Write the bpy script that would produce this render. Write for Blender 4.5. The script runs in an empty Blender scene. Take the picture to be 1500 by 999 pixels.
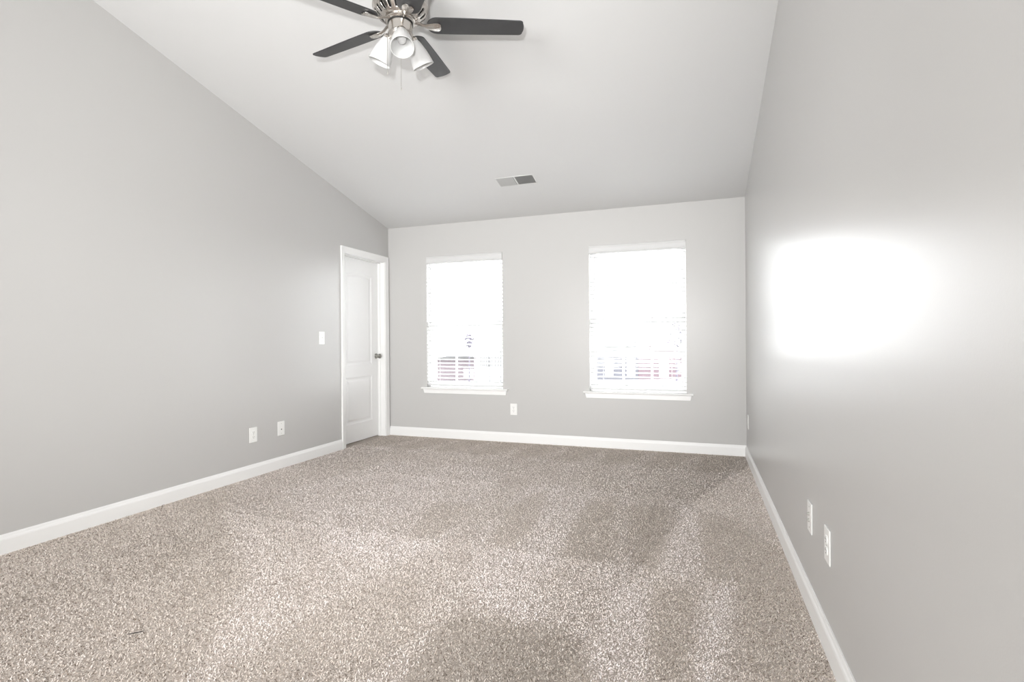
import bpy, math, random
import numpy as np
from mathutils import Matrix, Vector

random.seed(7)
rng = np.random.default_rng(7)
C = bpy.context.scene.collection
PI = math.pi
scene = bpy.context.scene

# ------------------------------------------------------------------ camera
cam_d = bpy.data.cameras.new('camera')
cam = bpy.data.objects.new('camera', cam_d)
C.objects.link(cam)
cam_d.sensor_width = 36.0
cam_d.lens = 768.82 / 1500 * 36.0
cam_d.clip_start = 0.02
cam_d.clip_end = 600
R_ = Vector((0.94274, 0.33344, -0.0071))
U_ = Vector((0.00645, 0.00306, 0.99997))
F_ = Vector((-0.33346, 0.94277, -0.00073))
m = Matrix((R_, U_, -F_)).transposed().to_4x4()
CAM_H = 1.104
m.translation = Vector((0, 0, CAM_H))
cam.matrix_world = m
scene.camera = cam

# ------------------------------------------------------------------ world, lights, exposure
SKY = 8.6
w = bpy.data.worlds.new('overcast_sky')
scene.world = w
w.use_nodes = True
wn = w.node_tree.nodes
bg = wn['Background']
bg.inputs[0].default_value = (0.985, 0.99, 1.0, 1)
bg.inputs[1].default_value = SKY

vs = scene.view_settings
vs.view_transform = 'Standard'
vs.look = 'None'
vs.exposure = 1.22
vs.gamma = 1.0
vs.use_curve_mapping = False


def area(name, loc, rot, sx, sy, power, color=(1, 1, 1), portal=False, shape='RECTANGLE'):
    l = bpy.data.lights.new(name, 'AREA')
    l.shape = shape
    l.size = sx
    l.size_y = sy
    l.energy = power
    l.color = color
    if portal:
        l.cycles.is_portal = True
    o = bpy.data.objects.new(name, l)
    C.objects.link(o)
    o.location = loc
    o.rotation_euler = rot
    return o


# added soft fill behind the camera where no window exists, and the small direct flash on the camera
area('rear_fill', (-1.6, -2.8, 1.3), (math.radians(95), 0, 0), 2.4, 1.8, 56).data.spread = math.radians(105)
fl = bpy.data.lights.new('camera_flash', 'SPOT')
fl.energy = 140
fl.spot_size = math.radians(105)
fl.spot_blend = 1.0
fl.shadow_soft_size = 0.04
flo = bpy.data.objects.new('camera_flash', fl)
C.objects.link(flo)
flo.location = (-0.12, -0.03, CAM_H + 0.28)
flo.rotation_euler = (Vector((-1.9, 3.3, 0.55))).to_track_quat('-Z', 'Y').to_euler()

# ------------------------------------------------------------------ room numbers
XL, XR, YB, HC, SL = -3.463, 0.429, 5.397, 2.4436, 0.23355
YF = -3.0
YRIDGE = -0.4
WT = 0.15
HB = 0.1005
W1 = (-2.953, -2.018)
W2 = (-1.058, -0.104)
WZ0, WZ1 = 0.575, 2.078
DY0, DY1, DZ = 4.566, 5.322, 2.042


def ceil_z(y):
    return HC + SL * (YB - y) if y >= YRIDGE else ceil_z(YRIDGE) - SL * (YRIDGE - y)


area('window_portal', ((W1[0] + W1[1]) / 2, YB + WT + 0.03, (WZ0 + WZ1) / 2), (-PI / 2, 0, 0), W1[1] - W1[0], WZ1 - WZ0, 1, portal=True)
area('window_portal', ((W2[0] + W2[1]) / 2, YB + WT + 0.03, (WZ0 + WZ1) / 2), (-PI / 2, 0, 0), W2[1] - W2[0], WZ1 - WZ0, 1, portal=True)


# ------------------------------------------------------------------ materials
def mat(name, col, rough=0.5, metal=0.0, bump=None, spec=0.5, var=None, coat=0.0):
    M = bpy.data.materials.new(name)
    M.use_nodes = True
    nt = M.node_tree
    b = nt.nodes['Principled BSDF']
    b.inputs['Base Color'].default_value = (*col, 1)
    b.inputs['Roughness'].default_value = rough
    b.inputs['Metallic'].default_value = metal
    b.inputs['Specular IOR Level'].default_value = spec
    b.inputs['Coat Weight'].default_value = coat
    tc = nt.nodes.new('ShaderNodeTexCoord')
    if bump:
        sc, st, dist = bump
        n = nt.nodes.new('ShaderNodeTexNoise')
        n.inputs['Scale'].default_value = sc
        n.inputs['Detail'].default_value = 3
        nt.links.new(tc.outputs['Object'], n.inputs['Vector'])
        bp = nt.nodes.new('ShaderNodeBump')
        bp.inputs['Strength'].default_value = st
        bp.inputs['Distance'].default_value = dist
        nt.links.new(n.outputs['Fac'], bp.inputs['Height'])
        nt.links.new(bp.outputs['Normal'], b.inputs['Normal'])
    if var:
        sc, amt = var
        n = nt.nodes.new('ShaderNodeTexNoise')
        n.inputs['Scale'].default_value = sc
        n.inputs['Detail'].default_value = 4
        nt.links.new(tc.outputs['Object'], n.inputs['Vector'])
        mx = nt.nodes.new('ShaderNodeMix')
        mx.data_type = 'RGBA'
        mx.inputs[6].default_value = (*[c * (1 - amt) for c in col], 1)
        mx.inputs[7].default_value = (*[min(1, c * (1 + amt)) for c in col], 1)
        nt.links.new(n.outputs['Fac'], mx.inputs[0])
        nt.links.new(mx.outputs[2], b.inputs['Base Color'])
    return M


M_wall = mat('greige_wall_paint', (0.535, 0.529, 0.518), 0.32, bump=(260, 0.06, 0.002), spec=0.26)
M_ceil = mat('ceiling_paint', (0.635, 0.635, 0.63), 0.85, bump=(200, 0.08, 0.002), spec=0.2)
M_trim = mat('white_trim_paint', (0.86, 0.86, 0.85), 0.35)
M_door = mat('white_door_paint', (0.90, 0.90, 0.895), 0.35)
M_vinyl = mat('window_vinyl', (0.90, 0.90, 0.90), 0.35)
M_slat = mat('blind_slat', (0.68, 0.68, 0.68), 0.4)
M_cord = mat('blind_cord', (0.8, 0.8, 0.78), 0.8)
M_plate = mat('plate_plastic', (0.86, 0.86, 0.84), 0.3)
M_slot = mat('dark_slot', (0.05, 0.05, 0.05), 0.6)
M_jack = mat('jack_metal', (0.50, 0.49, 0.46), 0.35, 0.7)
M_nickel = mat('brushed_nickel', (0.58, 0.55, 0.515), 0.26, 1.0, bump=(400, 0.03, 0.001))
M_knob = mat('satin_nickel_knob', (0.36, 0.36, 0.33), 0.3, 1.0)
M_blade = mat('charcoal_blade', (0.035, 0.035, 0.036), 0.42, bump=(90, 0.05, 0.001), var=(30, 0.15))
M_black = mat('black_gasket', (0.01, 0.01, 0.01), 0.6)
M_vent = mat('vent_metal', (0.64, 0.64, 0.63), 0.5)
M_louver = mat('louver_metal', (0.56, 0.56, 0.55), 0.5)
M_valance = mat('valance_vinyl', (0.62, 0.62, 0.615), 0.5)
M_duct = mat('duct_shadow', (0.10, 0.10, 0.095), 0.8)
M_bulb = mat('frosted_bulb', (0.50, 0.50, 0.495), 0.7)
M_grout = mat('thread_fibre', (0.05, 0.045, 0.04), 0.9)

# frosted shade glass
M_shade = bpy.data.materials.new('frosted_glass')
M_shade.use_nodes = True
nt = M_shade.node_tree
pb = nt.nodes['Principled BSDF']
pb.inputs['Base Color'].default_value = (0.74, 0.74, 0.735, 1)
pb.inputs['Roughness'].default_value = 0.3
tr = nt.nodes.new('ShaderNodeBsdfTranslucent')
tr.inputs[0].default_value = (0.95, 0.95, 0.94, 1)
mx = nt.nodes.new('ShaderNodeMixShader')
mx.inputs[0].default_value = 0.32
nt.links.new(pb.outputs[0], mx.inputs[1])
nt.links.new(tr.outputs[0], mx.inputs[2])
nt.links.new(mx.outputs[0], nt.nodes['Material Output'].inputs[0])

# vinyl blind slats let some daylight through
nt = M_slat.node_tree
pb = nt.nodes['Principled BSDF']
tr = nt.nodes.new('ShaderNodeBsdfTranslucent')
tr.inputs[0].default_value = (0.9, 0.9, 0.89, 1)
mx = nt.nodes.new('ShaderNodeMixShader')
mx.inputs[0].default_value = 0.05
nt.links.new(pb.outputs[0], mx.inputs[1])
nt.links.new(tr.outputs[0], mx.inputs[2])
nt.links.new(mx.outputs[0], nt.nodes['Material Output'].inputs[0])

# clear window glass
M_glass = bpy.data.materials.new('window_glass')
M_glass.use_nodes = True
nt = M_glass.node_tree
nt.nodes.remove(nt.nodes['Principled BSDF'])
t1 = nt.nodes.new('ShaderNodeBsdfTransparent')
t1.inputs[0].default_value = (0.96, 0.97, 0.97, 1)
g1 = nt.nodes.new('ShaderNodeBsdfGlossy')
g1.inputs['Roughness'].default_value = 0.01
lw = nt.nodes.new('ShaderNodeLayerWeight')      # same reflectance from either face of the thin pane
lw.inputs['Blend'].default_value = 0.5
p5 = nt.nodes.new('ShaderNodeMath')
p5.operation = 'POWER'
p5.inputs[1].default_value = 5.0
fr = nt.nodes.new('ShaderNodeMath')
fr.operation = 'MULTIPLY_ADD'
fr.inputs[1].default_value = 0.9
fr.inputs[2].default_value = 0.015
nt.links.new(lw.outputs['Facing'], p5.inputs[0])
nt.links.new(p5.outputs[0], fr.inputs[0])
mx = nt.nodes.new('ShaderNodeMixShader')
nt.links.new(fr.outputs[0], mx.inputs[0])
nt.links.new(t1.outputs[0], mx.inputs[1])
nt.links.new(g1.outputs[0], mx.inputs[2])
nt.links.new(mx.outputs[0], nt.nodes['Material Output'].inputs[0])


# ------------------------------------------------------------------ mesh helpers
class MB:
    def __init__(self):
        self.v = []
        self.f = []

    def add(self, vs_, fs):
        o = len(self.v)
        self.v += [tuple(p) for p in vs_]
        self.f += [tuple(i + o for i in f) for f in fs]
        return self

    def box(self, x0, x1, y0, y1, z0, z1, M=None):
        p = [(x, y, z) for z in (z0, z1) for y in (y0, y1) for x in (x0, x1)]
        if M is not None:
            p = [M @ Vector(q) for q in p]
        return self.add(p, [(0, 2, 3, 1), (4, 5, 7, 6), (0, 1, 5, 4), (2, 6, 7, 3), (0, 4, 6, 2), (1, 3, 7, 5)])

    def prism(self, poly, axis, a0, a1, M=None):
        """polygon in the two other axes (order xyz minus axis), extruded along axis"""
        n = len(poly)

        def pt(q, a):
            q = list(q)
            q.insert(axis, a)
            return q
        p = [pt(q, a0) for q in poly] + [pt(q, a1) for q in poly]
        if M is not None:
            p = [M @ Vector(q) for q in p]
        f = [tuple(range(n))[::-1], tuple(range(n, 2 * n))]
        f += [(i, (i + 1) % n, n + (i + 1) % n, n + i) for i in range(n)]
        return self.add(p, f)

    def lathe(self, prof, seg=32, M=None, skip=None, caps=True):
        p = []
        for r, z in prof:
            for k in range(seg):
                a = 2 * PI * k / seg
                p.append((r * math.cos(a), r * math.sin(a), z))
        if M is not None:
            p = [M @ Vector(q) for q in p]
        f = []
        for i in range(len(prof) - 1):
            for k in range(seg):
                if skip and skip(i, k):
                    continue
                k2 = (k + 1) % seg
                f.append((i * seg + k, i * seg + k2, (i + 1) * seg + k2, (i + 1) * seg + k))
        if caps:
            f.append(tuple(range(seg))[::-1])
            f.append(tuple((len(prof) - 1) * seg + k for k in range(seg)))
        return self.add(p, f)

    def tube(self, pts, r, seg=8):
        pts = [Vector(p) for p in pts]
        rs = r if isinstance(r, (list, tuple)) else [r] * len(pts)
        p = []
        for i, q in enumerate(pts):
            t = (pts[min(i + 1, len(pts) - 1)] - pts[max(i - 1, 0)]).normalized()
            up = Vector((0, 0, 1)) if abs(t.z) < 0.9 else Vector((1, 0, 0))
            a = t.cross(up).normalized()
            b = t.cross(a)
            for k in range(seg):
                an = 2 * PI * k / seg
                p.append(q + (a * math.cos(an) + b * math.sin(an)) * rs[i])
        f = []
        for i in range(len(pts) - 1):
            for k in range(seg):
                k2 = (k + 1) % seg
                f.append((i * seg + k, i * seg + k2, (i + 1) * seg + k2, (i + 1) * seg + k))
        f.append(tuple(range(seg))[::-1])
        f.append(tuple((len(pts) - 1) * seg + k for k in range(seg)))
        return self.add(p, f)

    def sphere(self, c, r, seg=16, rings=10, sq=(1, 1, 1)):
        prof = [(r * math.sin(PI * i / rings) + 1e-5, -r * math.cos(PI * i / rings)) for i in range(rings + 1)]
        M = Matrix.Translation(Vector(c)) @ Matrix.Diagonal((*sq, 1))
        return self.lathe(prof, seg, M)

    def build(self, name, material, parent=None, smooth=None, bevel=None, solid=None):
        me = bpy.data.meshes.new(name)
        me.from_pydata(self.v, [], self.f)
        import bmesh
        bm = bmesh.new()
        bm.from_mesh(me)
        bmesh.ops.recalc_face_normals(bm, faces=bm.faces)
        bm.to_mesh(me)
        bm.free()
        me.materials.append(material)
        if smooth is not None:
            me.shade_smooth()
            me.set_sharp_from_angle(angle=math.radians(smooth))
        o = bpy.data.objects.new(name, me)
        C.objects.link(o)
        if parent:
            o.parent = parent
        if solid:
            s = o.modifiers.new('thickness', 'SOLIDIFY')
            s.thickness = solid
            s.offset = -1
        if bevel:
            b = o.modifiers.new('edge', 'BEVEL')
            b.width = bevel
            b.segments = 2
            b.limit_method = 'ANGLE'
        return o


def tag(o, label=None, cat=None, group=None, kind=None):
    if label:
        o['label'] = label
    if cat:
        o['category'] = cat
    if group:
        o['group'] = group
    if kind:
        o['kind'] = kind
    return o


def empty(name, loc=(0, 0, 0), rz=0.0):
    o = bpy.data.objects.new(name, None)
    o.empty_display_size = 0.05
    C.objects.link(o)
    o.location = loc
    o.rotation_euler = (0, 0, rz)
    return o


def copy_tree(o, parent=None):
    c = o.copy()
    C.objects.link(c)
    if parent:
        c.parent = parent
    for ch in list(o.children):
        copy_tree(ch, c)
    return c


# ------------------------------------------------------------------ shell
b = MB()
zt = lambda y: ceil_z(y) + 0.05
# left wall with a door hole
b.prism([(YF - WT, -0.05), (DY0, -0.05), (DY0, zt(DY0)), (YRIDGE, zt(YRIDGE)), (YF - WT, zt(YF - WT))], 0, XL - 0.125, XL)
b.prism([(DY0, DZ), (DY1, DZ), (DY1, zt(DY1)), (DY0, zt(DY0))], 0, XL - 0.125, XL)
b.prism([(DY1, -0.05), (YB + WT, -0.05), (YB + WT, zt(YB + WT)), (DY1, zt(DY1))], 0, XL - 0.125, XL)
tag(b.build('wall_left', M_wall), 'long greige wall with the closet door at its far end', 'wall', kind='structure')

b = MB()
b.prism([(YF - WT, -0.05), (YB + WT, -0.05), (YB + WT, zt(YB + WT)), (YRIDGE, zt(YRIDGE)), (YF - WT, zt(YF - WT))], 0, XR, XR + 0.125)
tag(b.build('wall_right', M_wall), 'greige wall catching the bright glare of the windows', 'wall', kind='structure')

b = MB()
top = HC + 0.02
b.box(XL, W1[0], YB, YB + WT, -0.05, top)
b.box(W1[0], W1[1], YB, YB + WT, -0.05, WZ0 - 0.02)
b.box(W1[0], W1[1], YB, YB + WT, WZ1, top)
b.box(W1[1], W2[0], YB, YB + WT, -0.05, top)
b.box(W2[0], W2[1], YB, YB + WT, -0.05, WZ0 - 0.02)
b.box(W2[0], W2[1], YB, YB + WT, WZ1, top)
b.box(W2[1], XR, YB, YB + WT, -0.05, top)
tag(b.build('wall_back', M_wall), 'greige far wall holding the two windows', 'wall', kind='structure')

b = MB()
b.box(XL, XR, YF - WT, YF, -0.05, zt(YF))
tag(b.build('wall_front', M_wall), 'greige wall closing the room behind the viewer', 'wall', kind='structure')

b = MB()
ys = [YB + WT, YRIDGE, YF - WT]
b.prism([(y, ceil_z(y)) for y in ys] + [(y, ceil_z(y) + 0.12) for y in ys[::-1]], 0, XL - 0.125, XR + 0.125)
tag(b.build('ceiling', M_ceil), 'white sloping vaulted ceiling rising toward the viewer', 'ceiling', kind='structure')

# ------------------------------------------------------------------ carpet
DARKER = [  # marks the vacuum cleaner left: shading of brushed pile painted into the yarn colour (floor coordinates)
    ([(-0.889, 1.35), (-0.964, 1.826), (-0.907, 1.954), (-0.743, 1.954), (-0.645, 1.961), (-0.475, 1.941), (-0.372, 1.817), (-0.296, 1.6), (-.3, 1.35)], 0.80),
    ([(-1.697, 3.226), (-1.429, 3.314), (-1.377, 2.614), (-1.558, 2.554)], 0.87),
    ([(-1.2, 3.235), (-1.074, 3.779), (-0.931, 3.115), (-0.912, 2.666), (-1.069, 2.614)], 0.87),
    ([(-0.732, 3.389), (-0.566, 3.763), (-0.445, 3.558), (-0.342, 2.588), (-0.682, 2.648)], 0.88),
    ([(-0.445, 3.558), (-0.099, 3.597), (-0.195, 2.558), (-0.336, 2.674)], 0.86),
    ([(-0.214, 2.407), (-0.013, 2.475), (-0.032, 1.778), (-0.146, 1.739)], 0.88),
    ([(0.0, 3.5), (0.2, 3.5), (0.3, 3.2), (0.43, 3.1), (0.43, 1.2), (0.12, 1.2), (0.16, 2.6), (0.01, 2.55)], 0.88),
    ([(-3.463, 4.75), (0.43, 4.65), (0.43, 5.4), (-3.463, 5.4)], 0.86),
    ([(-3.463, 1.0), (-3.463, 3.2), (-2.9, 2.6), (-2.0, 1.9), (-1.6, 1.3), (-1.6, 1.0)], 0.90),
    ([(-1.45, 2.0), (-1.25, 2.2), (-1.0, 1.75), (-1.05, 1.3), (-1.5, 1.3)], 0.92),
]
LIGHTER = [  # tracks that look brighter, likewise painted into the yarn colour
    ([(-2.92, 3.084), (-2.683, 4.3), (-1.525, 4.2), (-1.331, 2.527), (-1.465, 2.212), (-1.893, 2.339)], 1.07),
    ([(-1.196, 2.674), (-1.24, 3.9), (-0.7, 3.9), (-0.692, 2.842), (-0.629, 2.201), (-0.567, 1.886), (-0.887, 2.05)], 1.07),
    ([(-0.554, 3.682), (-0.464, 3.711), (-0.326, 2.593), (-0.389, 2.572)], 1.10),
    ([(-0.165, 3.65), (-0.007, 3.627), (0.005, 2.588), (-0.198, 2.596)], 1.11),
    ([(-0.358, 2.359), (-0.22, 2.476), (-0.156, 1.736), (-0.245, 1.5), (-0.36, 1.5)], 1.08),
    ([(0.015, 2.355), (0.154, 2.676), (0.117, 2.273), (0.051, 1.806), (-0.021, 1.782)], 1.11),
]
# the fan of triangles swept along the far wall
for i in range(9):
    x0 = -3.2 + i * 0.42
    LIGHTER.append(([(x0, 4.62), (x0 + 0.22, 4.62), (x0 + 0.30, 5.3), (x0 + 0.22, 5.3)], 1.12))


def inside(px, py, poly):
    r = np.zeros(px.shape, bool)
    n = len(poly)
    for i in range(n):
        x1, y1 = poly[i]
        x2, y2 = poly[(i + 1) % n]
        c = ((y1 > py) != (y2 > py))
        with np.errstate(divide='ignore', invalid='ignore'):
            xi = (x2 - x1) * (py - y1) / (y2 - y1 + 1e-12) + x1
        r ^= c & (px < xi)
    return r


def carpet():
    xs, ys_ = [], []
    for (y0, y1, sp) in ((0.9, 2.6, 0.0040), (2.6, 3.8, 0.0054), (3.8, YB, 0.0074)):
        gx = np.arange(XL + 0.004, XR - 0.003, sp)
        gy = np.arange(y0, min(y1, YB - 0.004), sp)
        X, Y = np.meshgrid(gx, gy)
        xs.append((X + rng.uniform(-.5, .5, X.shape) * sp).ravel())
        ys_.append((Y + rng.uniform(-.5, .5, X.shape) * sp).ravel())
    x = np.concatenate(xs)
    y = np.concatenate(ys_)
    # closet floor beyond the door is closed off; keep the pile inside the room
    keep = (x > XL + 0.012) & (x < XR - 0.012) & (y < YB - 0.012)
    x, y = x[keep], y[keep]
    n = len(x)
    jx = x + rng.normal(0, .018, n)
    jy = y + rng.normal(0, .035, n)
    nap_tone = np.ones(n)
    for poly, k in DARKER + LIGHTER:
        nap_tone[inside(jx, jy, poly)] *= k
    nap_tone = nap_tone ** 1.5
    # slow wavy variation of the yarn tone
    nap_tone *= 1 + 0.035 * np.sin(x * 9 + 2 * np.sin(y * 3)) * np.sin(y * 5 + 1.3 * np.sin(x * 4))
    L = rng.uniform(.005, .0098, n)
    phi = rng.uniform(0, 2 * PI, n)
    lean = rng.uniform(.8, 1.75, n)           # from vertical
    half = rng.uniform(.0011, .0018, n) * np.where(y > 3.8, 1.35, 1.0)
    zoff = rng.uniform(0, .006, n)
    dx, dy = np.cos(phi), np.sin(phi)
    tw = phi + PI / 2 + rng.uniform(-.9, .9, n)
    wx, wy = np.cos(tw), np.sin(tw)
    V = np.zeros((n, 6, 3), np.float32)
    for i, t in enumerate((0., .55, 1.)):
        a = lean * (0.35 + 0.65 * t)
        hx = L * t * np.sin(a)
        hz = np.maximum(L * t * np.cos(a * .85) * .55, .0008) + zoff * t
        wd = half * (1.0, 1.0, .6)[i]
        for j, s in enumerate((-1, 1)):
            V[:, i * 2 + j, 0] = x + dx * hx + s * wx * wd
            V[:, i * 2 + j, 1] = y + dy * hx + s * wy * wd
            V[:, i * 2 + j, 2] = -.0065 + hz + s * wd * rng.uniform(-.6, .6, n)
    V[:, :, 0] = np.clip(V[:, :, 0], XL + .001, XR - .001)
    V[:, :, 1] = np.minimum(V[:, :, 1], YB - .001)
    base = (np.arange(n) * 6)[:, None]
    F = np.concatenate([base + np.array([0, 1, 3, 2]), base + np.array([2, 3, 5, 4])], 1).reshape(-1)
    cols = np.array([[.92, .845, .80], [.84, .76, .70], [.23, .185, .15], [.95, .90, .87]])
    pick = rng.choice(4, n, p=[.44, .22, .17, .17])
    col = cols[pick] * (nap_tone * rng.uniform(.9, 1.1, n))[:, None]
    tint = np.clip(nap_tone - 1, -.2, .15)[:, None]
    col = col * (1 + tint * np.array([[-.05, .05, .28]]))
    # simple floor slab beneath
    nf = len(F) // 4
    me = bpy.data.meshes.new('floor')
    nv = n * 6
    XC = XL - .9
    bx = [(XC, YF, -.0035), (XR, YF, -.0035), (XR, YB, -.0035), (XC, YB, -.0035), (XC, YF, -.05), (XR, YF, -.05), (XR, YB, -.05), (XC, YB, -.05)]
    bf = np.array([[0, 1, 2, 3], [7, 6, 5, 4], [0, 4, 5, 1], [1, 5, 6, 2], [2, 6, 7, 3], [3, 7, 4, 0]])
    allv = np.concatenate([V.reshape(-1, 3), np.array(bx, np.float32)])
    allf = np.concatenate([F, (bf + nv).reshape(-1)]).astype(np.int32)
    nf += 6
    me.vertices.add(len(allv))
    me.vertices.foreach_set('co', allv.reshape(-1))
    me.loops.add(len(allf))
    me.loops.foreach_set('vertex_index', allf)
    me.polygons.add(nf)
    me.polygons.foreach_set('loop_start', (np.arange(nf) * 4).astype(np.int32))
    me.update(calc_edges=True)
    ca = me.color_attributes.new('yarn', 'FLOAT_COLOR', 'POINT')
    cc = np.ones((len(allv), 4), np.float32)
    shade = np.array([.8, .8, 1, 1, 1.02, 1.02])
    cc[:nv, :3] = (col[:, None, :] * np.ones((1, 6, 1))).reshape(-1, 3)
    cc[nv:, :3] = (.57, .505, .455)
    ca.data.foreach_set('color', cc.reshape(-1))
    M = bpy.data.materials.new('carpet_yarn')
    M.use_nodes = True
    t = M.node_tree
    bb = t.nodes['Principled BSDF']
    bb.inputs['Roughness'].default_value = .95
    bb.inputs['Specular IOR Level'].default_value = .1
    at = t.nodes.new('ShaderNodeAttribute')
    at.attribute_name = 'yarn'
    t.links.new(at.outputs['Color'], bb.inputs['Base Color'])
    me.materials.append(M)
    o = bpy.data.objects.new('floor', me)
    C.objects.link(o)
    tag(o, 'beige and taupe flecked carpet with vacuum tracks', 'carpet floor', kind='structure')


carpet()

# ------------------------------------------------------------------ baseboards
prof = [(0, 0), (.014, 0), (.014, .072), (.012, .080), (.0085, .086), (.0065, .094), (.004, HB), (0, HB)]
b = MB().prism([(YB - d, z - (.012 if z == 0 else 0)) for d, z in prof], 0, XL + .012, XR)
tag(b.build('baseboard_back', M_trim), 'white baseboard under the two windows', 'baseboard', kind='structure')
b = MB().prism([(XL + d, z - (.012 if z == 0 else 0)) for d, z in prof], 1, YF, DY0 - .0605)
tag(b.build('baseboard_left', M_trim), 'white baseboard along the wall with the door', 'baseboard', kind='structure')
b = MB().prism([(XR - d, z - (.012 if z == 0 else 0)) for d, z in prof], 1, YF, YB)
tag(b.build('baseboard_right', M_trim), 'white baseboard along the glare-lit wall', 'baseboard', kind='structure')

# ------------------------------------------------------------------ door
door = tag(empty('door_1', (XL, (DY0 + DY1) / 2, 0)), 'white two-panel closet door in white casing beside the far corner', 'door', kind='structure')


def at_door(o):
    o.parent = door
    o.matrix_parent_inverse = Matrix.Translation(-door.location)
    return o


# closed closet behind the slab
b = MB()
cx0 = XL - .75
b.box(cx0 - .05, cx0, DY0 - .3, DY1 + .2, -.05, 2.45)
b.box(cx0, XL - .125, DY0 - .35, DY0 - .3, -.05, 2.45)
b.box(cx0, XL - .125, DY1 + .2, DY1 + .25, -.05, 2.45)
b.box(cx0, XL - .125, DY0 - .3, DY1 + .2, 2.40, 2.45)
tag(b.build('wall_closet', M_wall), 'closet walls hidden behind the two-panel door', 'wall', kind='structure')


# casing with a stepped profile: two legs and a head mitred together
def casing(mb):
    steps = [(0, .0085), (.012, .011), (.040, .0145), (.052, .017), (.060, .017)]  # distance from the opening edge, thickness
    off = .004
    path = [(DY0, -.012), (DY0, DZ), (DY1, DZ), (DY1, -.012)]
    dirs = [(-1, 0), (-1, 1), (1, 1), (1, 0)]
    rings = []
    for (py, pz), (sy, sz) in zip(path, dirs):
        ring = [(XL, py + sy * -off, pz - sz * off)]
        for d, th in steps:
            ring.append((XL + th, py + sy * (d - off), pz + sz * (d - off)))
        ring.append((XL, py + sy * (.060 - off), pz + sz * (.060 - off)))
        rings.append(ring)
    n = len(rings[0])
    vs_ = [p for r in rings for p in r]
    fs = []
    for i in range(3):
        for k in range(n):
            k2 = (k + 1) % n
            fs.append((i * n + k, i * n + k2, (i + 1) * n + k2, (i + 1) * n + k))
    fs.append(tuple(range(n)))
    fs.append(tuple(range(3 * n, 4 * n))[::-1])
    mb.add(vs_, fs)


b = MB()
casing(b)
at_door(b.build('door_casing', M_trim))
b = MB()
JX0 = XL - .125
b.box(JX0, XL + .002, DY0 - .002, DY0 + .012, -.012, DZ)
b.box(JX0, XL + .002, DY1 - .012, DY1 + .002, -.012, DZ)
b.box(JX0, XL + .002, DY0, DY1, DZ - .012, DZ + .002)
# door stop strip the slab closes against
SX = XL - .088
b.box(SX, SX + .030, DY0 + .012, DY0 + .022, -.012, DZ - .012)
b.box(SX, SX + .030, DY1 - .022, DY1 - .012, -.012, DZ - .012)
b.box(SX, SX + .030, DY0 + .012, DY1 - .012, DZ - .022, DZ - .012)
at_door(b.build('door_jamb', M_trim))


def rail_ring(y0, y1, z0, z1, arch, n=14):
    pts = [(y0, z0), (y1, z0)]
    if arch <= 0:
        return pts + [(y1, z1), (y0, z1)] if False else [(y0, z0), (y1, z0)] + [(y1 + (y0 - y1) * i / n, z1) for i in range(n + 1)]
    top = []
    for i in range(n + 1):
        t = i / n
        top.append((y1 + (y0 - y1) * t, z1 - arch + arch * math.sin(PI * t) ** 1.2))
    return pts + top


# slab face with two moulded panels: rings stepping in and out of the face
b = MB()
sy0, sy1, sz0, sz1 = DY0 + .014, DY1 - .014, .006, DZ - .015
b.box(SX - .036, SX - .012, sy0, sy1, sz0, sz1)
panels = [(4.700, 5.180, .845, 1.875, .032), (4.700, 5.180, .205, .715, 0)]
xf = SX - .001
xb = SX - .012


def q4(y0, y1, z0, z1):
    b.box(xb, xf, y0, y1, z0, z1)


q4(sy0, 4.700, sz0, sz1)
q4(5.180, sy1, sz0, sz1)
q4(4.700, 5.180, sz0, .205)
q4(4.700, 5.180, .715, .845)
# rail above the arched panel
n = 14
a = rail_ring(4.700, 5.180, .845, 1.875, .032)[2:]
b.prism([(p[0], p[1]) for p in a] + [(4.700, sz1), (5.180, sz1)], 0, xb, xf)
at_door(b.build('door_slab', M_door))
for (y0, y1, z0, z1, arch) in panels:
    pm = MB()
    rings = []
    for ins, x in ((0, xf), (.006, xf - .004), (.016, xf - .0075), (.024, xf - .0085), (.030, xf - .0085), (.048, xf - .0025), (.052, xf - .0015)):
        k = max(0.0, arch - ins * .2)
        rings.append([(x, p[0], p[1]) for p in rail_ring(y0 + ins, y1 - ins, z0 + ins, z1 - ins, k)])
    nn = len(rings[0])
    vs_ = [p for r in rings for p in r]
    fs = []
    for i in range(len(rings) - 1):
        for k in range(nn):
            k2 = (k + 1) % nn
            fs.append((i * nn + k, i * nn + k2, (i + 1) * nn + k2, (i + 1) * nn + k))
    fs.append(tuple(range((len(rings) - 1) * nn, len(rings) * nn)))
    pm.add(vs_, fs)
    at_door(pm.build('door_panel', M_door))
# knob
KY, KZ = 5.262, .935
Mk = Matrix.Translation((SX - .001, KY, KZ)) @ Matrix.Rotation(PI / 2, 4, 'Y')
b = MB()
b.lathe([(.0005, 0), (.031, 0), (.032, .004), (.029, .009), (.014, .011), (.0105, .016), (.0105, .030), (.015, .034), (.0235, .040), (.0275, .049), (.0265, .057), (.020, .0635), (.010, .066), (.0005, .0665)], 32, Mk)
kn = at_door(b.build('door_knob', M_knob, smooth=40))
kn['label'] = 'round satin nickel knob'


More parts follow.
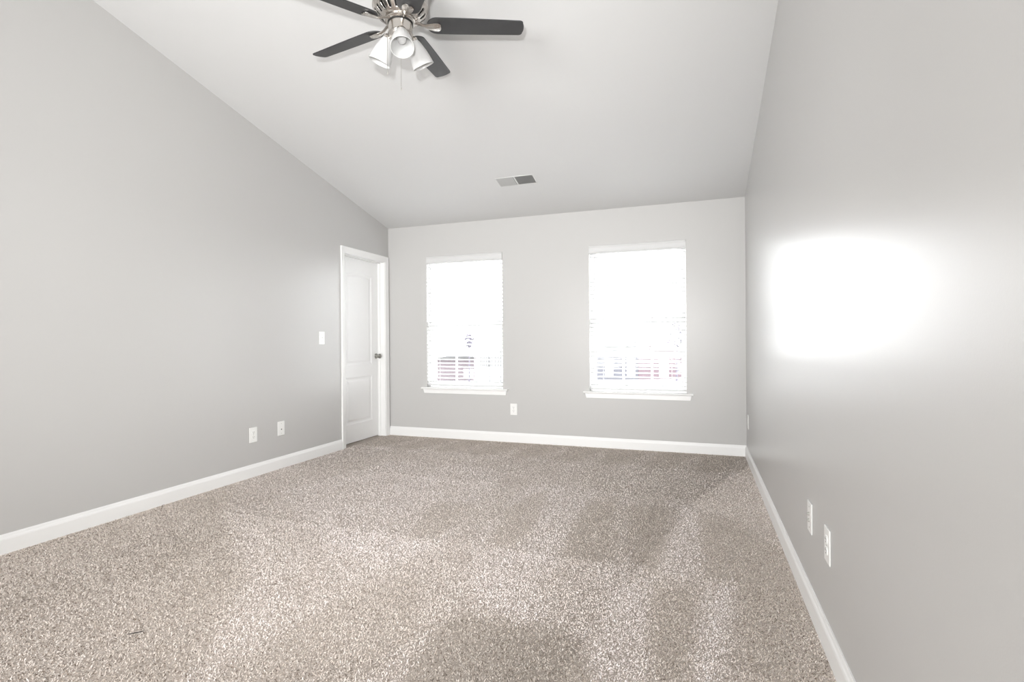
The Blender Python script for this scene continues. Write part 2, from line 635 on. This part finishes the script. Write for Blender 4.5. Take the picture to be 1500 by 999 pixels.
# ------------------------------------------------------------------ windows, sills, blinds
def window(idx, x0, x1, label):
    root = tag(empty('window_%d' % idx, ((x0 + x1) / 2, YB, WZ0)), label, 'window', kind='structure')

    def at(o):
        o.parent = root
        o.matrix_parent_inverse = Matrix.Translation(-root.location)
        return o
    ya, yb = YB + .085, YB + .148
    fw = .020
    b = MB()
    b.box(x0, x0 + fw, ya, yb, WZ0, WZ1)
    b.box(x1 - fw, x1, ya, yb, WZ0, WZ1)
    b.box(x0 + fw, x1 - fw, ya, yb, WZ0, WZ0 + fw)
    b.box(x0 + fw, x1 - fw, ya, yb, WZ1 - fw, WZ1)
    at(b.build('window_frame', M_vinyl, bevel=.003))
    zm = 1.30
    for nm, za, zb, yy in (('lower_sash', WZ0 + fw, zm + .018, ya + .006), ('upper_sash', zm - .018, WZ1 - fw, ya + .034)):
        b = MB()
        s = .027
        xa, xb_ = x0 + fw, x1 - fw
        y0, y1 = yy, yy + .026
        b.box(xa, xa + s, y0, y1, za, zb)
        b.box(xb_ - s, xb_, y0, y1, za, zb)
        b.box(xa + s, xb_ - s, y0, y1, za, za + s)
        b.box(xa + s, xb_ - s, y0, y1, zb - s, zb)
        for k in (1, 2):
            xm = xa + s + (xb_ - xa - 2 * s) * k / 3
            b.box(xm - .010, xm + .010, y0 + .006, y1 - .006, za + s, zb - s)
        zmid = (za + zb) / 2
        b.box(xa + s, xb_ - s, y0 + .0065, y1 - .0065, zmid - .010, zmid + .010)
        sash = at(b.build(nm, M_vinyl, bevel=.002))
        g = MB().box(xa + s - .004, xb_ - s + .004, y0 + .0115, y0 + .0145, za + s - .004, zb - s + .004)
        go = g.build('window_glass', M_glass)
        go.parent = sash
    # stool and apron
    b = MB()
    pr = [(YB + .086, WZ0), (YB - .030, WZ0), (YB - .037, WZ0 - .004), (YB - .039, WZ0 - .010), (YB - .037, WZ0 - .016), (YB - .031, WZ0 - .020), (YB + .086, WZ0 - .020)]
    b.prism(pr[:0] + pr, 0, x0 + .001, x1 - .001)
    pr2 = [(YB, WZ0)] + pr[1:6] + [(YB, WZ0 - .020)]
    b.prism(pr2, 0, x0 - .062, x0 + .001)
    b.prism(pr2, 0, x1 - .001, x1 + .062)
    at(b.build('window_sill', M_trim))
    b = MB()
    za, zb = WZ0 - .068, WZ0 - .020
    for t0, t1, th in ((0, .35, .009), (.35, .8, .012), (.8, 1, .015)):
        z0, z1 = za + (zb - za) * t0, za + (zb - za) * t1
        e0, e1 = .034 + .012 * t0, .034 + .012 * t1
        p = [(x0 - e0, YB, z0), (x1 + e0, YB, z0), (x1 + e0, YB - th, z0), (x0 - e0, YB - th, z0),
             (x0 - e1, YB, z1), (x1 + e1, YB, z1), (x1 + e1, YB - th, z1), (x0 - e1, YB - th, z1)]
        b.add(p, [(0, 1, 2, 3), (7, 6, 5, 4), (0, 4, 5, 1), (1, 5, 6, 2), (2, 6, 7, 3), (3, 7, 4, 0)])
    at(b.build('window_apron', M_trim))
    return root


window(1, *W1, 'narrower white sash window nearer the door')
window(2, *W2, 'white sash window nearer the right wall')

TILT = math.radians(-16)


def blind(x0, x1, label):
    xa, xb_ = x0 + .006, x1 - .006
    yc = YB + .034
    root = tag(empty('window_blind', ((x0 + x1) / 2, yc, WZ0)), label, 'window blind', 'horizontal blinds on the far wall')

    def at(o):
        o.parent = root
        o.matrix_parent_inverse = Matrix.Translation(-root.location)
        return o
    ztop = WZ1 - .001
    b = MB().box(xa, xb_, YB + .010, YB + .058, ztop - .045, ztop)
    at(b.build('headrail', M_vinyl))
    b = MB()
    b.prism([(YB - .004, ztop - .082), (YB + .006, ztop - .082), (YB + .006, ztop), (YB - .004, ztop), (YB - .009, ztop - .008), (YB - .009, ztop - .016), (YB - .006, ztop - .022), (YB - .006, ztop - .064), (YB - .009, ztop - .070)], 0, xa - .004, xb_ + .004)
    at(b.build('valance', M_valance))
    # slats
    b = MB()
    zb = WZ0 + .030
    pitch = .0425
    z = zb + .035
    zs = []
    while z < ztop - .06:
        zs.append(z)
        z += pitch
    for z in zs:
        pts = []
        for k in range(7):
            u = (k / 6 - .5) * .050
            crown = .0022 * (1 - (u / .025) ** 2)
            pts.append((u, crown + .0013))
        for k in range(6, -1, -1):
            u = (k / 6 - .5) * .050
            crown = .0022 * (1 - (u / .025) ** 2)
            pts.append((u, crown - .0013))
        c, s = math.cos(TILT), math.sin(TILT)
        b.prism([(yc + u * c - v * s, z + u * s + v * c) for u, v in pts], 0, xa, xb_)
    at(b.build('slats', M_slat, smooth=35))
    b = MB().box(xa, xb_, yc - .025, yc + .025, zb - .012, zb + .006)
    at(b.build('bottom_rail', M_slat, bevel=.004))
    for t in (.14, .86):
        xm = xa + (xb_ - xa) * t
        for dy in (-.026, .026):
            b = MB().tube([(xm, yc + dy, zb), (xm, yc + dy, ztop - .04)], .0008, 6)
            at(b.build('ladder_cord', M_cord))
    b = MB().tube([(xa + .05, YB + .002, ztop - .05), (xa + .05, YB + .001, ztop - .75)], [.0035, .0042], 8)
    at(b.build('tilt_wand', M_slat))
    return root


blind(*W1, 'white horizontal slat blind in the window nearer the door')
blind(*W2, 'white horizontal slat blind in the window nearer the right wall')


# ------------------------------------------------------------------ wall plates
def plate(name, label, cat, group, loc, rz, kind):
    """local x along the wall, local -y out of the wall"""
    root = tag(empty(name, loc, rz), label, cat, group)
    b = MB().box(-.0395, .0395, -.0055, 0, -.062, .062)
    b.build('cover_plate', M_plate, root, bevel=.003)

    def disc(r, y0, y1, x, z, mb=None, seg=20):
        mb = mb or MB()
        mb.lathe([(r, y0), (r, y1)], seg, Matrix.Translation((x, 0, z)) @ Matrix.Rotation(PI / 2, 4, 'X'))
        return mb
    if kind == 'duplex':
        for zc in (.0195, -.0195):
            mb = MB()
            pts = []
            for k in range(28):
                a = 2 * PI * k / 28
                pts.append((.0172 * math.cos(a), zc + max(-.0142, min(.0142, .0172 * math.sin(a)))))
            mb.prism(pts, 1, -.0085, -.0050)
            rc = mb.build('receptacle', M_plate, root)
            s = MB()
            s.box(-.0078, -.0054, -.0088, -.0084, zc - .001, zc + .008)
            s.box(.0054, .0078, -.0088, -.0084, zc + .0, zc + .007)
            disc(.0026, .0084, .0088, 0, zc - .0075, s, 12)
            s.build('contact_slots', M_slot, rc)
        disc(.003, .0055, .0065, 0, 0).build('screw', M_jack, root)
    elif kind == 'switch':
        b = MB().box(-.0052, .0052, -.0070, -.0050, -.0120, .0120)
        b.build('toggle_surround', M_plate, root)
        Mt = Matrix.Translation((0, -.006, 0)) @ Matrix.Rotation(math.radians(-28), 4, 'X')
        MB().box(-.0042, .0042, -.013, .003, -.0045, .0045, Mt).build('toggle', M_plate, root, bevel=.001)
        for z in (.03, -.03):
            disc(.003, .0055, .0065, 0, z).build('screw', M_jack, root)
    elif kind == 'jack':
        MB().box(-.010, .010, -.0075, -.0050, -.017, .001).build('jack_surround', M_plate, root)
        MB().box(-.0058, .0058, -.0080, -.0070, -.0125, -.0035).build('jack_socket', M_slot, root)
        for z in (.042, -.042):
            disc(.003, .0055, .0065, 0, z).build('screw', M_jack, root)
    elif kind == 'double':
        for z in (.013, -.013):
            o = MB().lathe([(.0075, .005), (.0075, .008), (.0048, .0082), (.0048, .014), (.0030, .014), (.0030, .009)], 20,
                           Matrix.Translation((0, 0, z)) @ Matrix.Rotation(PI / 2, 4, 'X')).build('coaxial_socket', M_jack, root)
        for z in (.042, -.042):
            disc(.003, .0055, .0065, 0, z).build('screw', M_jack, root)
    return root


LEFT, BACK, RIGHT = PI / 2, 0.0, -PI / 2
plate('light_switch', 'white toggle light switch on the left wall just before the door casing', 'light switch', None, (XL, 4.213, 1.143), LEFT, 'switch')
plate('power_outlet', 'white duplex power outlet low on the long left wall', 'outlet', 'power outlets', (XL, 3.367, .342), LEFT, 'duplex')
plate('phone_jack', 'white single jack plate low on the left wall, between the outlet and the door', 'wall jack', None, (XL, 3.674, .347), LEFT, 'jack')
plate('power_outlet', 'white duplex power outlet on the far wall below and between the windows', 'outlet', 'power outlets', (-1.893, YB, .356), BACK, 'duplex')
plate('power_outlet', 'white power outlet on the right wall close to the far corner', 'outlet', 'power outlets', (XR, 5.195, .352), RIGHT, 'duplex')
plate('cable_jack', 'white plate with two round sockets on the right wall, behind the nearest outlet', 'wall jack', None, (XR, 2.415, .378), RIGHT, 'double')
plate('power_outlet', 'white power outlet on the right wall, largest and nearest plate in the photo', 'outlet', 'power outlets', (XR, 2.110, .376), RIGHT, 'duplex')

# ------------------------------------------------------------------ ceiling vent
VX, VY = -1.604, 4.680
ang = math.atan(-SL)
vent = tag(empty('air_vent', (VX, VY, ceil_z(VY))), 'white rectangular air register in the sloping ceiling, one half darker', 'air vent')
vent.rotation_euler = (ang, 0, math.radians(0))
b = MB()
hw, hd = .190, .082
fr_ = .013
b.box(-hw, hw, -hd, -hd + fr_, -.004, .001)
b.box(-hw, hw, hd - fr_, hd, -.004, .001)
b.box(-hw, -hw + fr_, -hd + fr_, hd - fr_, -.004, .001)
b.box(hw - fr_, hw, -hd + fr_, hd - fr_, -.004, .001)
b.box(-.006, .006, -hd + fr_, hd - fr_, -.004, .001)
b.build('register_frame', M_vent, vent, bevel=.002)
MB().box(-hw + .004, hw - .004, -hd + .004, hd - .004, -.0015, .0005).build('duct_opening', M_duct, vent)
for sgn, x0, x1 in ((-1, -hw + fr_, -.006), (1, .006, hw - fr_)):
    b = MB()
    k = 0
    x = x0 + .006
    while x < x1 - .004:
        Ml = Matrix.Translation((x, 0, -.0040)) @ Matrix.Rotation(sgn * math.radians(42), 4, 'Y')
        b.box(-.0048, .0048, -hd + fr_, hd - fr_, -.0004, .0004, Ml)
        x += .0098
    b.build('louvers', M_louver, vent)

# ------------------------------------------------------------------ ceiling fan
FX, FY, FZ = -1.490, 2.457, 2.797
fan = tag(empty('ceiling_fan', (FX, FY, FZ)), 'five-blade ceiling fan with nickel motor and three white glass lamp shades', 'ceiling fan')
zc = ceil_z(FY) - FZ
DROP = .022
DOWN = Matrix.Translation((0, 0, -DROP))
# canopy on the sloping ceiling, downrod
b = MB().lathe([(.07, zc + .012), (.072, zc - .02), (.066, zc - .045), (.045, zc - .062), (.018, zc - .068)], 40)
for i, (x, y, z) in enumerate(b.v):
    if i < 40:
        b.v[i] = (x, y, ceil_z(FY + y) - FZ)
b.build('canopy', M_nickel, fan, smooth=40)
MB().tube([(0, 0, zc - .07), (0, 0, .22)], .0135, 20).build('downrod', M_nickel, fan, smooth=60)
MB().lathe([(.030, .285), (.034, .275), (.036, .25), (.036, .20)], 32).build('yoke_cover', M_nickel, fan, smooth=40)
# motor housing with open cooling slots in its lower bowl
prof = [(.036, .238), (.105, .228), (.134, .212), (.143, .19), (.145, .16), (.1445, .125), (.1475, .121), (.1475, .112), (.144, .108),
        (.138, .092), (.1345, .086), (.126, .0745), (.106, .0575), (.100, .054), (.090, .049), (.078, .046)]
SEG = 120
b = MB()
b.lathe([(r, z - DROP) for r, z in prof], SEG, None, skip=lambda i, k: i in (10, 11) and (k % 6) in (0, 1), caps=False)
b.build('motor_housing', M_nickel, fan, smooth=45, solid=.003)
MB().lathe([(.09, .20), (.118, .16), (.118, .085), (.085, .062)], 40, DOWN).build('motor_core', M_black, fan)
MB().lathe([(.060, .060), (.079, .056), (.082, .047), (.081, .038), (.074, .033), (.060, .030)], 48, DOWN).build('flywheel_ring', M_nickel, fan, smooth=40)
MB().lathe([(.055, .034), (.068, .033), (.068, .027), (.055, .026)], 40, DOWN).build('gasket', M_black, fan)
lk = MB().lathe([(.058, .029), (.0635, .027), (.0635, -.020), (.0655, -.022), (.0655, -.026), (.067, -.028), (.064, -.040), (.055, -.052), (.040, -.060), (.014, -.064), (.012, -.074), (.0005, -.076)], 48, DOWN)
kit = lk.build('light_kit', M_nickel, fan, smooth=35)

# blades and their irons
TX, TY = -.017, .080        # the rotor hangs a little out of level
TH0 = .424
tiltM = Matrix.Rotation(math.atan(TY), 4, 'X') @ Matrix.Rotation(-math.atan(TX), 4, 'Y')


def blade_outline():
    pts = []
    r0, r1 = .140, .662
    # lower side root -> tip, then back
    N = 14
    def hw_(r):
        t = (r - r0) / (r1 - r0)
        base = .0600 - .0075 * max(0, (t - .3) / .7) ** 1.3
        return base
    side = []
    for k in range(11):            # rounded root
        a = PI / 2 * k / 10
        side.append((r0 + .055 * (1 - math.cos(a)), .0600 * math.sin(a)))
    for k in range(1, 10):
        r = r0 + .055 + (r1 - .022 - r0 - .055) * k / 9
        side.append((r, hw_(r)))
    hwt = hw_(r1)
    for k in range(1, 8):
        a = PI / 2 * k / 7
        side.append((r1 - .022 + .018 * math.sin(a), hwt - .018 * (1 - math.cos(a))))
    side.append((r1 + .001, (hwt - .018) * .5))
    side.append((r1 + .002, 0))
    lo = [(r, -h) for r, h in side]
    up = [(r, h) for r, h in side[:-1]][::-1]
    up = [p for p in up if p[1] > 1e-6]
    return lo + up


PITCH = math.radians(-12)
out = blade_outline()
blade_m = None
for k in range(5):
    a = TH0 + k * 2 * PI / 5
    Mw = tiltM @ Matrix.Rotation(a, 4, 'Z') @ Matrix.Rotation(PITCH, 4, 'X')
    if blade_m is None:
        bo = MB().prism(out, 2, 0, .006).build('fan_blade', M_blade, fan, bevel=.0015)
        # iron: a flat paddle under the blade with a swept neck to the ring
        im = MB()
        st = [(.068, .0125, .018, .008), (.085, .0125, .016, .008), (.100, .011, .010, .0075), (.118, .0105, .002, .007), (.135, .0140, -.004, .006),
              (.155, .022, -.0065, .006), (.180, .0285, -.0075, .006), (.200, .0295, -.0075, .0055), (.211, .024, -.0070, .005), (.216, .014, -.006, .004)]
        vs_, fs = [], []
        for r, h, z, th in st:
            vs_ += [(r, -h, z), (r, -h * .45, z - th * .7), (r, 0, z - th), (r, h * .45, z - th * .7), (r, h, z), (r, h, z + .004), (r, -h, z + .004)]
        for i in range(len(st) - 1):
            for j in range(7):
                j2 = (j + 1) % 7
                fs.append((i * 7 + j, i * 7 + j2, (i + 1) * 7 + j2, (i + 1) * 7 + j))
        fs.append(tuple(range(7)))
        fs.append(tuple(range((len(st) - 1) * 7, len(st) * 7))[::-1])
        im.add(vs_, fs)
        io = im.build('blade_iron', M_nickel, bo, smooth=50)
        for px, py in ((.165, 0), (.197, .013), (.197, -.013)):
            MB().sphere((px, py, -.0105), .0035, 10, 6, (1, 1, .6)).build('iron_screw', M_nickel, bo, smooth=60)
        blade_m = bo
    else:
        bo = copy_tree(blade_m, fan)
    bo.matrix_parent_inverse = Matrix.Identity(4)
    bo.matrix_basis = Mw

# three lamp shades
for k in range(3):
    az = math.radians((-55.5, 62, 181)[k])
    ELEV = math.radians((61, 60, 65)[k])
    lift = (-.005, .016, .016)[k]
    d = Vector((math.cos(ELEV) * math.cos(az), math.cos(ELEV) * math.sin(az), -math.sin(ELEV)))
    p0 = Vector((.073 * math.cos(az), .073 * math.sin(az), -.066 + lift))
    Mx = Matrix.Translation(p0) @ d.to_track_quat('Z', 'Y').to_matrix().to_4x4()
    arm = MB().tube([Vector((.045 * math.cos(az), .045 * math.sin(az), -.054)), Vector((.064 * math.cos(az), .064 * math.sin(az), -.053)), p0 + d * -.004], [.010, .011, .013], 14)
    ao = arm.build('lamp_arm', M_nickel, fan, smooth=50)
    MB().lathe([(.010, -.012), (.020, -.010), (.027, -.002), (.0285, .012), (.0265, .013)], 28, Mx).build('socket_cup', M_nickel, ao, smooth=40)
    outer = [(.0250, .004), (.0285, .012), (.0345, .026), (.0420, .046), (.0490, .070), (.0550, .098), (.0590, .122), (.0610, .140)]
    inner = [(r - .0028, t) for r, t in outer[::-1]]
    so = MB().lathe(outer + inner + [(.001, .0045)], 40, Mx, caps=False).build('lamp_shade', M_shade, fan, smooth=50)
    MB().lathe([(.012, .012), (.0125, .025), (.016, .036), (.0225, .052), (.025, .068), (.0225, .081), (.015, .090), (.001, .093)], 24, Mx).build('bulb', M_bulb, so, smooth=60)

# pull chains
for (cx, cy, z1, label) in ((-.060, -.034, -.262, None), (.002, .0, -.345, None)):
    z0 = -.055 if cx < -.01 else -.096
    ch = MB()
    ch.tube([(cx, cy, z0), (cx, cy, z1 + .018)], .0011, 6)
    zz = z0
    co = ch.build('pull_chain', M_nickel, fan)
    MB().lathe([(.0008, z1 + .016), (.0018, z1 + .013), (.0026, z1 + .008), (.0036, z1 + .003), (.0036, z1 - .002), (.0022, z1 - .006), (.0006, z1 - .008)], 12,
               Matrix.Translation((cx, cy, 0))).build('chain_fob', M_jack, co, smooth=50)

# ------------------------------------------------------------------ loose thread on the carpet
tx, ty = -2.024, 1.395
pts = [(tx - .020, ty - .012, .003), (tx - .008, ty - .006, .004), (tx + .006, ty + .002, .006), (tx + .016, ty + .014, .005), (tx + .017, ty + .026, .002)]
tag(MB().tube(pts, [.0012, .0018, .002, .0016, .001], 6).build('carpet_thread', M_grout), 'short dark curl of loose thread lying on the carpet at lower left', 'thread')

# ------------------------------------------------------------------ street outside
M_ground = mat('pale_pavement', (0.065, 0.065, 0.065), 0.9, var=(.2, .1))
M_red = mat('maroon_brick', (0.062, 0.043, 0.05), 0.9, var=(3, .12))
M_blue = mat('slate_siding', (0.048, 0.048, 0.056), 0.9, var=(3, .1))
M_brown = mat('brown_brick', (0.057, 0.046, 0.051), 0.9, var=(3, .1))
M_pale = mat('pale_siding', (0.094, 0.094, 0.094), 0.9, var=(2, .05))
M_roof = mat('grey_shingle', (0.043, 0.043, 0.043), 0.9, var=(4, .15))
M_owhite = mat('outside_white_trim', (0.75, 0.75, 0.75), 0.7)
M_pane = mat('outside_pane', (0.05, 0.05, 0.053), 0.2)
M_leaf = mat('bare_tree', (0.056, 0.051, 0.065), 0.9, var=(2, .2))
GZ = -3.4
b = MB().box(-140, 100, YB + 1.0, 220, GZ - .3, GZ)
tag(b.build('ground', M_ground), 'pale street and yards below the windows', 'ground', kind='structure')

FWD = Vector((-.3335, .9428, 0))
RGT = Vector((.9428, .3335, 0))
YAW = math.atan2(RGT.y, RGT.x)


def street(right, dist):
    p = FWD * dist + RGT * right
    return (p.x, p.y, GZ)


def gable(mb, x0, x1, y0, y1, z0, z1):
    """roof prism: ridge runs front to back, gable end faces the viewer"""
    xm = (x0 + x1) / 2
    mb.prism([(x0, z0), (x1, z0), (xm, z1)], 1, y0, y1)
    return mb


def hip(mb, x0, x1, y0, y1, z0, z1, inset):
    ym = (y0 + y1) / 2
    p = [(x0, y0, z0), (x1, y0, z0), (x1, y1, z0), (x0, y1, z0), (x0 + inset, ym, z1), (x1 - inset, ym, z1)]
    mb.add(p, [(3, 2, 1, 0), (0, 1, 5, 4), (1, 2, 5), (2, 3, 4, 5), (3, 0, 4)])
    return mb


def wnd(parent, x, z, w_, h, y=0, garage=False):
    f = MB().box(x - w_ / 2 - .08, x + w_ / 2 + .08, y - .06, y + .02, z - .08, z + h + .08).build('garage_door' if garage else 'house_window', M_owhite, parent)
    if not garage:
        MB().box(x - w_ / 2, x + w_ / 2, y - .08, y - .055, z, z + h).build('pane', M_pane, f)
    else:
        mb = MB()
        for k in range(4):
            mb.box(x - w_ / 2, x + w_ / 2, y - .09, y - .055, z + h * k / 4 + .03, z + h * (k + 1) / 4 - .03)
        mb.build('garage_panels', M_owhite, f)
    return f


D = 60.0
E0 = CAM_H - GZ          # eye height above the street


def hu(u, d=D):
    return (u - 750) / 768.8 * d


def hz(v, d=D):
    return E0 + (503 - v) / 768.8 * d


# maroon brick house (right window)
h1 = tag(empty('brick_house', street(hu(966), D), YAW), 'maroon brick house seen through the blind of the window nearer the right wall', 'house')
xa, xb_ = hu(935) - hu(966), hu(998) - hu(966)
b = MB().box(xa, xb_, 0, 8, 0, hz(520))
b.build('house_wall', M_red, h1)
b = MB()
b.prism([(hu(956) - hu(966), hz(520)), (hu(986) - hu(966), hz(520)), (hu(985) - hu(966), hz(510)), (hu(978) - hu(966), hz(502)), (hu(964) - hu(966), hz(502)), (hu(957) - hu(966), hz(510))], 1, -.15, 7)
b.build('house_gable', M_red, h1)
hip(MB(), xa + .02, xb_ + .3, 1.5, 8.3, hz(520), hz(500), 1.6).build('roof', M_pale, h1)
wnd(h1, hu(972) - hu(966), .3, (hu(978) - hu(966)) * .95, hz(532) - .3, 0, True)
wnd(h1, hu(993) - hu(966), hz(550), .35, .9)

# slate-blue townhouse beside it
h2 = tag(empty('townhouse', street(hu(905), D), YAW), 'slate blue townhouse left of the maroon brick house outside the window', 'house')
xa, xb_ = hu(875) - hu(905), hu(934.5) - hu(905)
MB().box(xa, xb_, 0, 9, 0, hz(524)).build('house_wall', M_blue, h2)
MB().prism([(xa - .1, hz(526)), (xb_, hz(526)), (xb_ - .3, hz(521)), (xa + .5, hz(521))], 1, -.5, 1.0).build('porch_roof', M_roof, h2)
MB().box(xa, xb_, 1.0, 9, hz(524), hz(492)).build('upper_wall', M_pale, h2)
for u in (891, 939):
    pass
for ua, ub in ((886, 911), (918, 934)):
    MB().prism([(hu(ua) - hu(905), hz(513)), (hu(ub) - hu(905), hz(513)), (hu(ub) - hu(905), hz(507)), (hu((ua + ub) / 2 + 2) - hu(905), hz(503)), (hu(ua) + .3 - hu(905), hz(509))], 1, .3, 1.2).build('eave_roof', M_roof, h2)
hip(MB(), xa - .3, xb_, 1.0, 9.3, hz(492), hz(470), 1.5).build('roof', M_pale, h2)
for u in (892, 931):
    wnd(h2, hu(u) - hu(905), hz(500), .32, .42, 1.0)
for u in (892, 924):
    wnd(h2, hu(u) - hu(905), .3, .75, hz(531) - .3, 0, True)

# brown garages seen in the window nearer the door
h3 = tag(empty('garage_row', street(hu(655), D), YAW), 'low brown garage building seen through the blind of the window nearer the door', 'garage')
xa, xb_ = hu(640) - hu(655), hu(694) - hu(655)
MB().box(xa, xb_, 0, 6, 0, hz(528)).build('house_wall', M_brown, h3)
MB().prism([(xa - .1, hz(528)), (xb_ + .1, hz(528)), (xb_ - .2, hz(522)), (xa + 1.2, hz(525))], 1, -.4, 6.2).build('roof', M_roof, h3)
wnd(h3, hu(686) - hu(655), .3, .9, hz(545) - .3, 0, True)

# slatted pale fence to the right of the garages
fen = tag(empty('garden_fence', street(hu(720), D - 4), YAW), 'pale grey slatted fence right of the brown garages outside', 'fence')
M_fence = mat('grey_fence', (0.053, 0.053, 0.053), 0.9, var=(3, .1))
b = MB()
dF = D - 4
u = 703.0
while u < 735:
    b.box(hu(u, dF) - hu(720, dF), hu(u + 2.1, dF) - hu(720, dF), 0, .05, hz(540, dF) - .1, hz(521, dF))
    u += 2.6
b.build('fence_boards', M_fence, fen)
for u in (703, 719, 735):
    x = hu(u, dF) - hu(720, dF)
    MB().box(x - .06, x + .06, -.05, .1, 0, hz(513, dF)).build('fence_post', M_fence, fen)
MB().box(hu(703, dF) - hu(720, dF), hu(735, dF) - hu(720, dF), -.02, .03, hz(514.5, dF), hz(513, dF)).build('fence_rail', M_roof, fen)


# small trees
def tree(u, v0, v1, d, label):
    t = tag(empty('street_tree', street(hu(u, d), d), 0), label, 'tree', 'trees outside')
    MB().tube([(0, 0, 0), (.05, 0, hz((v0 + v1) / 2, d))], [.12, .05], 8).build('trunk', M_leaf, t)
    mb = MB()
    r_ = random.Random(int(u))
    zc_ = (hz(v0, d) + hz(v1, d)) / 2
    hh = (hz(v0, d) - hz(v1, d)) / 2
    for k in range(60):
        a = r_.uniform(0, 2 * PI)
        zz = r_.uniform(-1, 1)
        rr = hh * .7 * math.sqrt(max(0, 1 - zz * zz)) * r_.uniform(.3, 1)
        mb.sphere((rr * math.cos(a), rr * math.sin(a), zc_ + zz * hh), .10 + .08 * r_.random(), 6, 4)
    mb.build('crown', M_leaf, t)


tree(687, 492, 512, 58, 'small purplish tree above the garages outside the window nearer the door')
tree(991, 478, 518, 57, 'small bare tree in front of the maroon brick house')
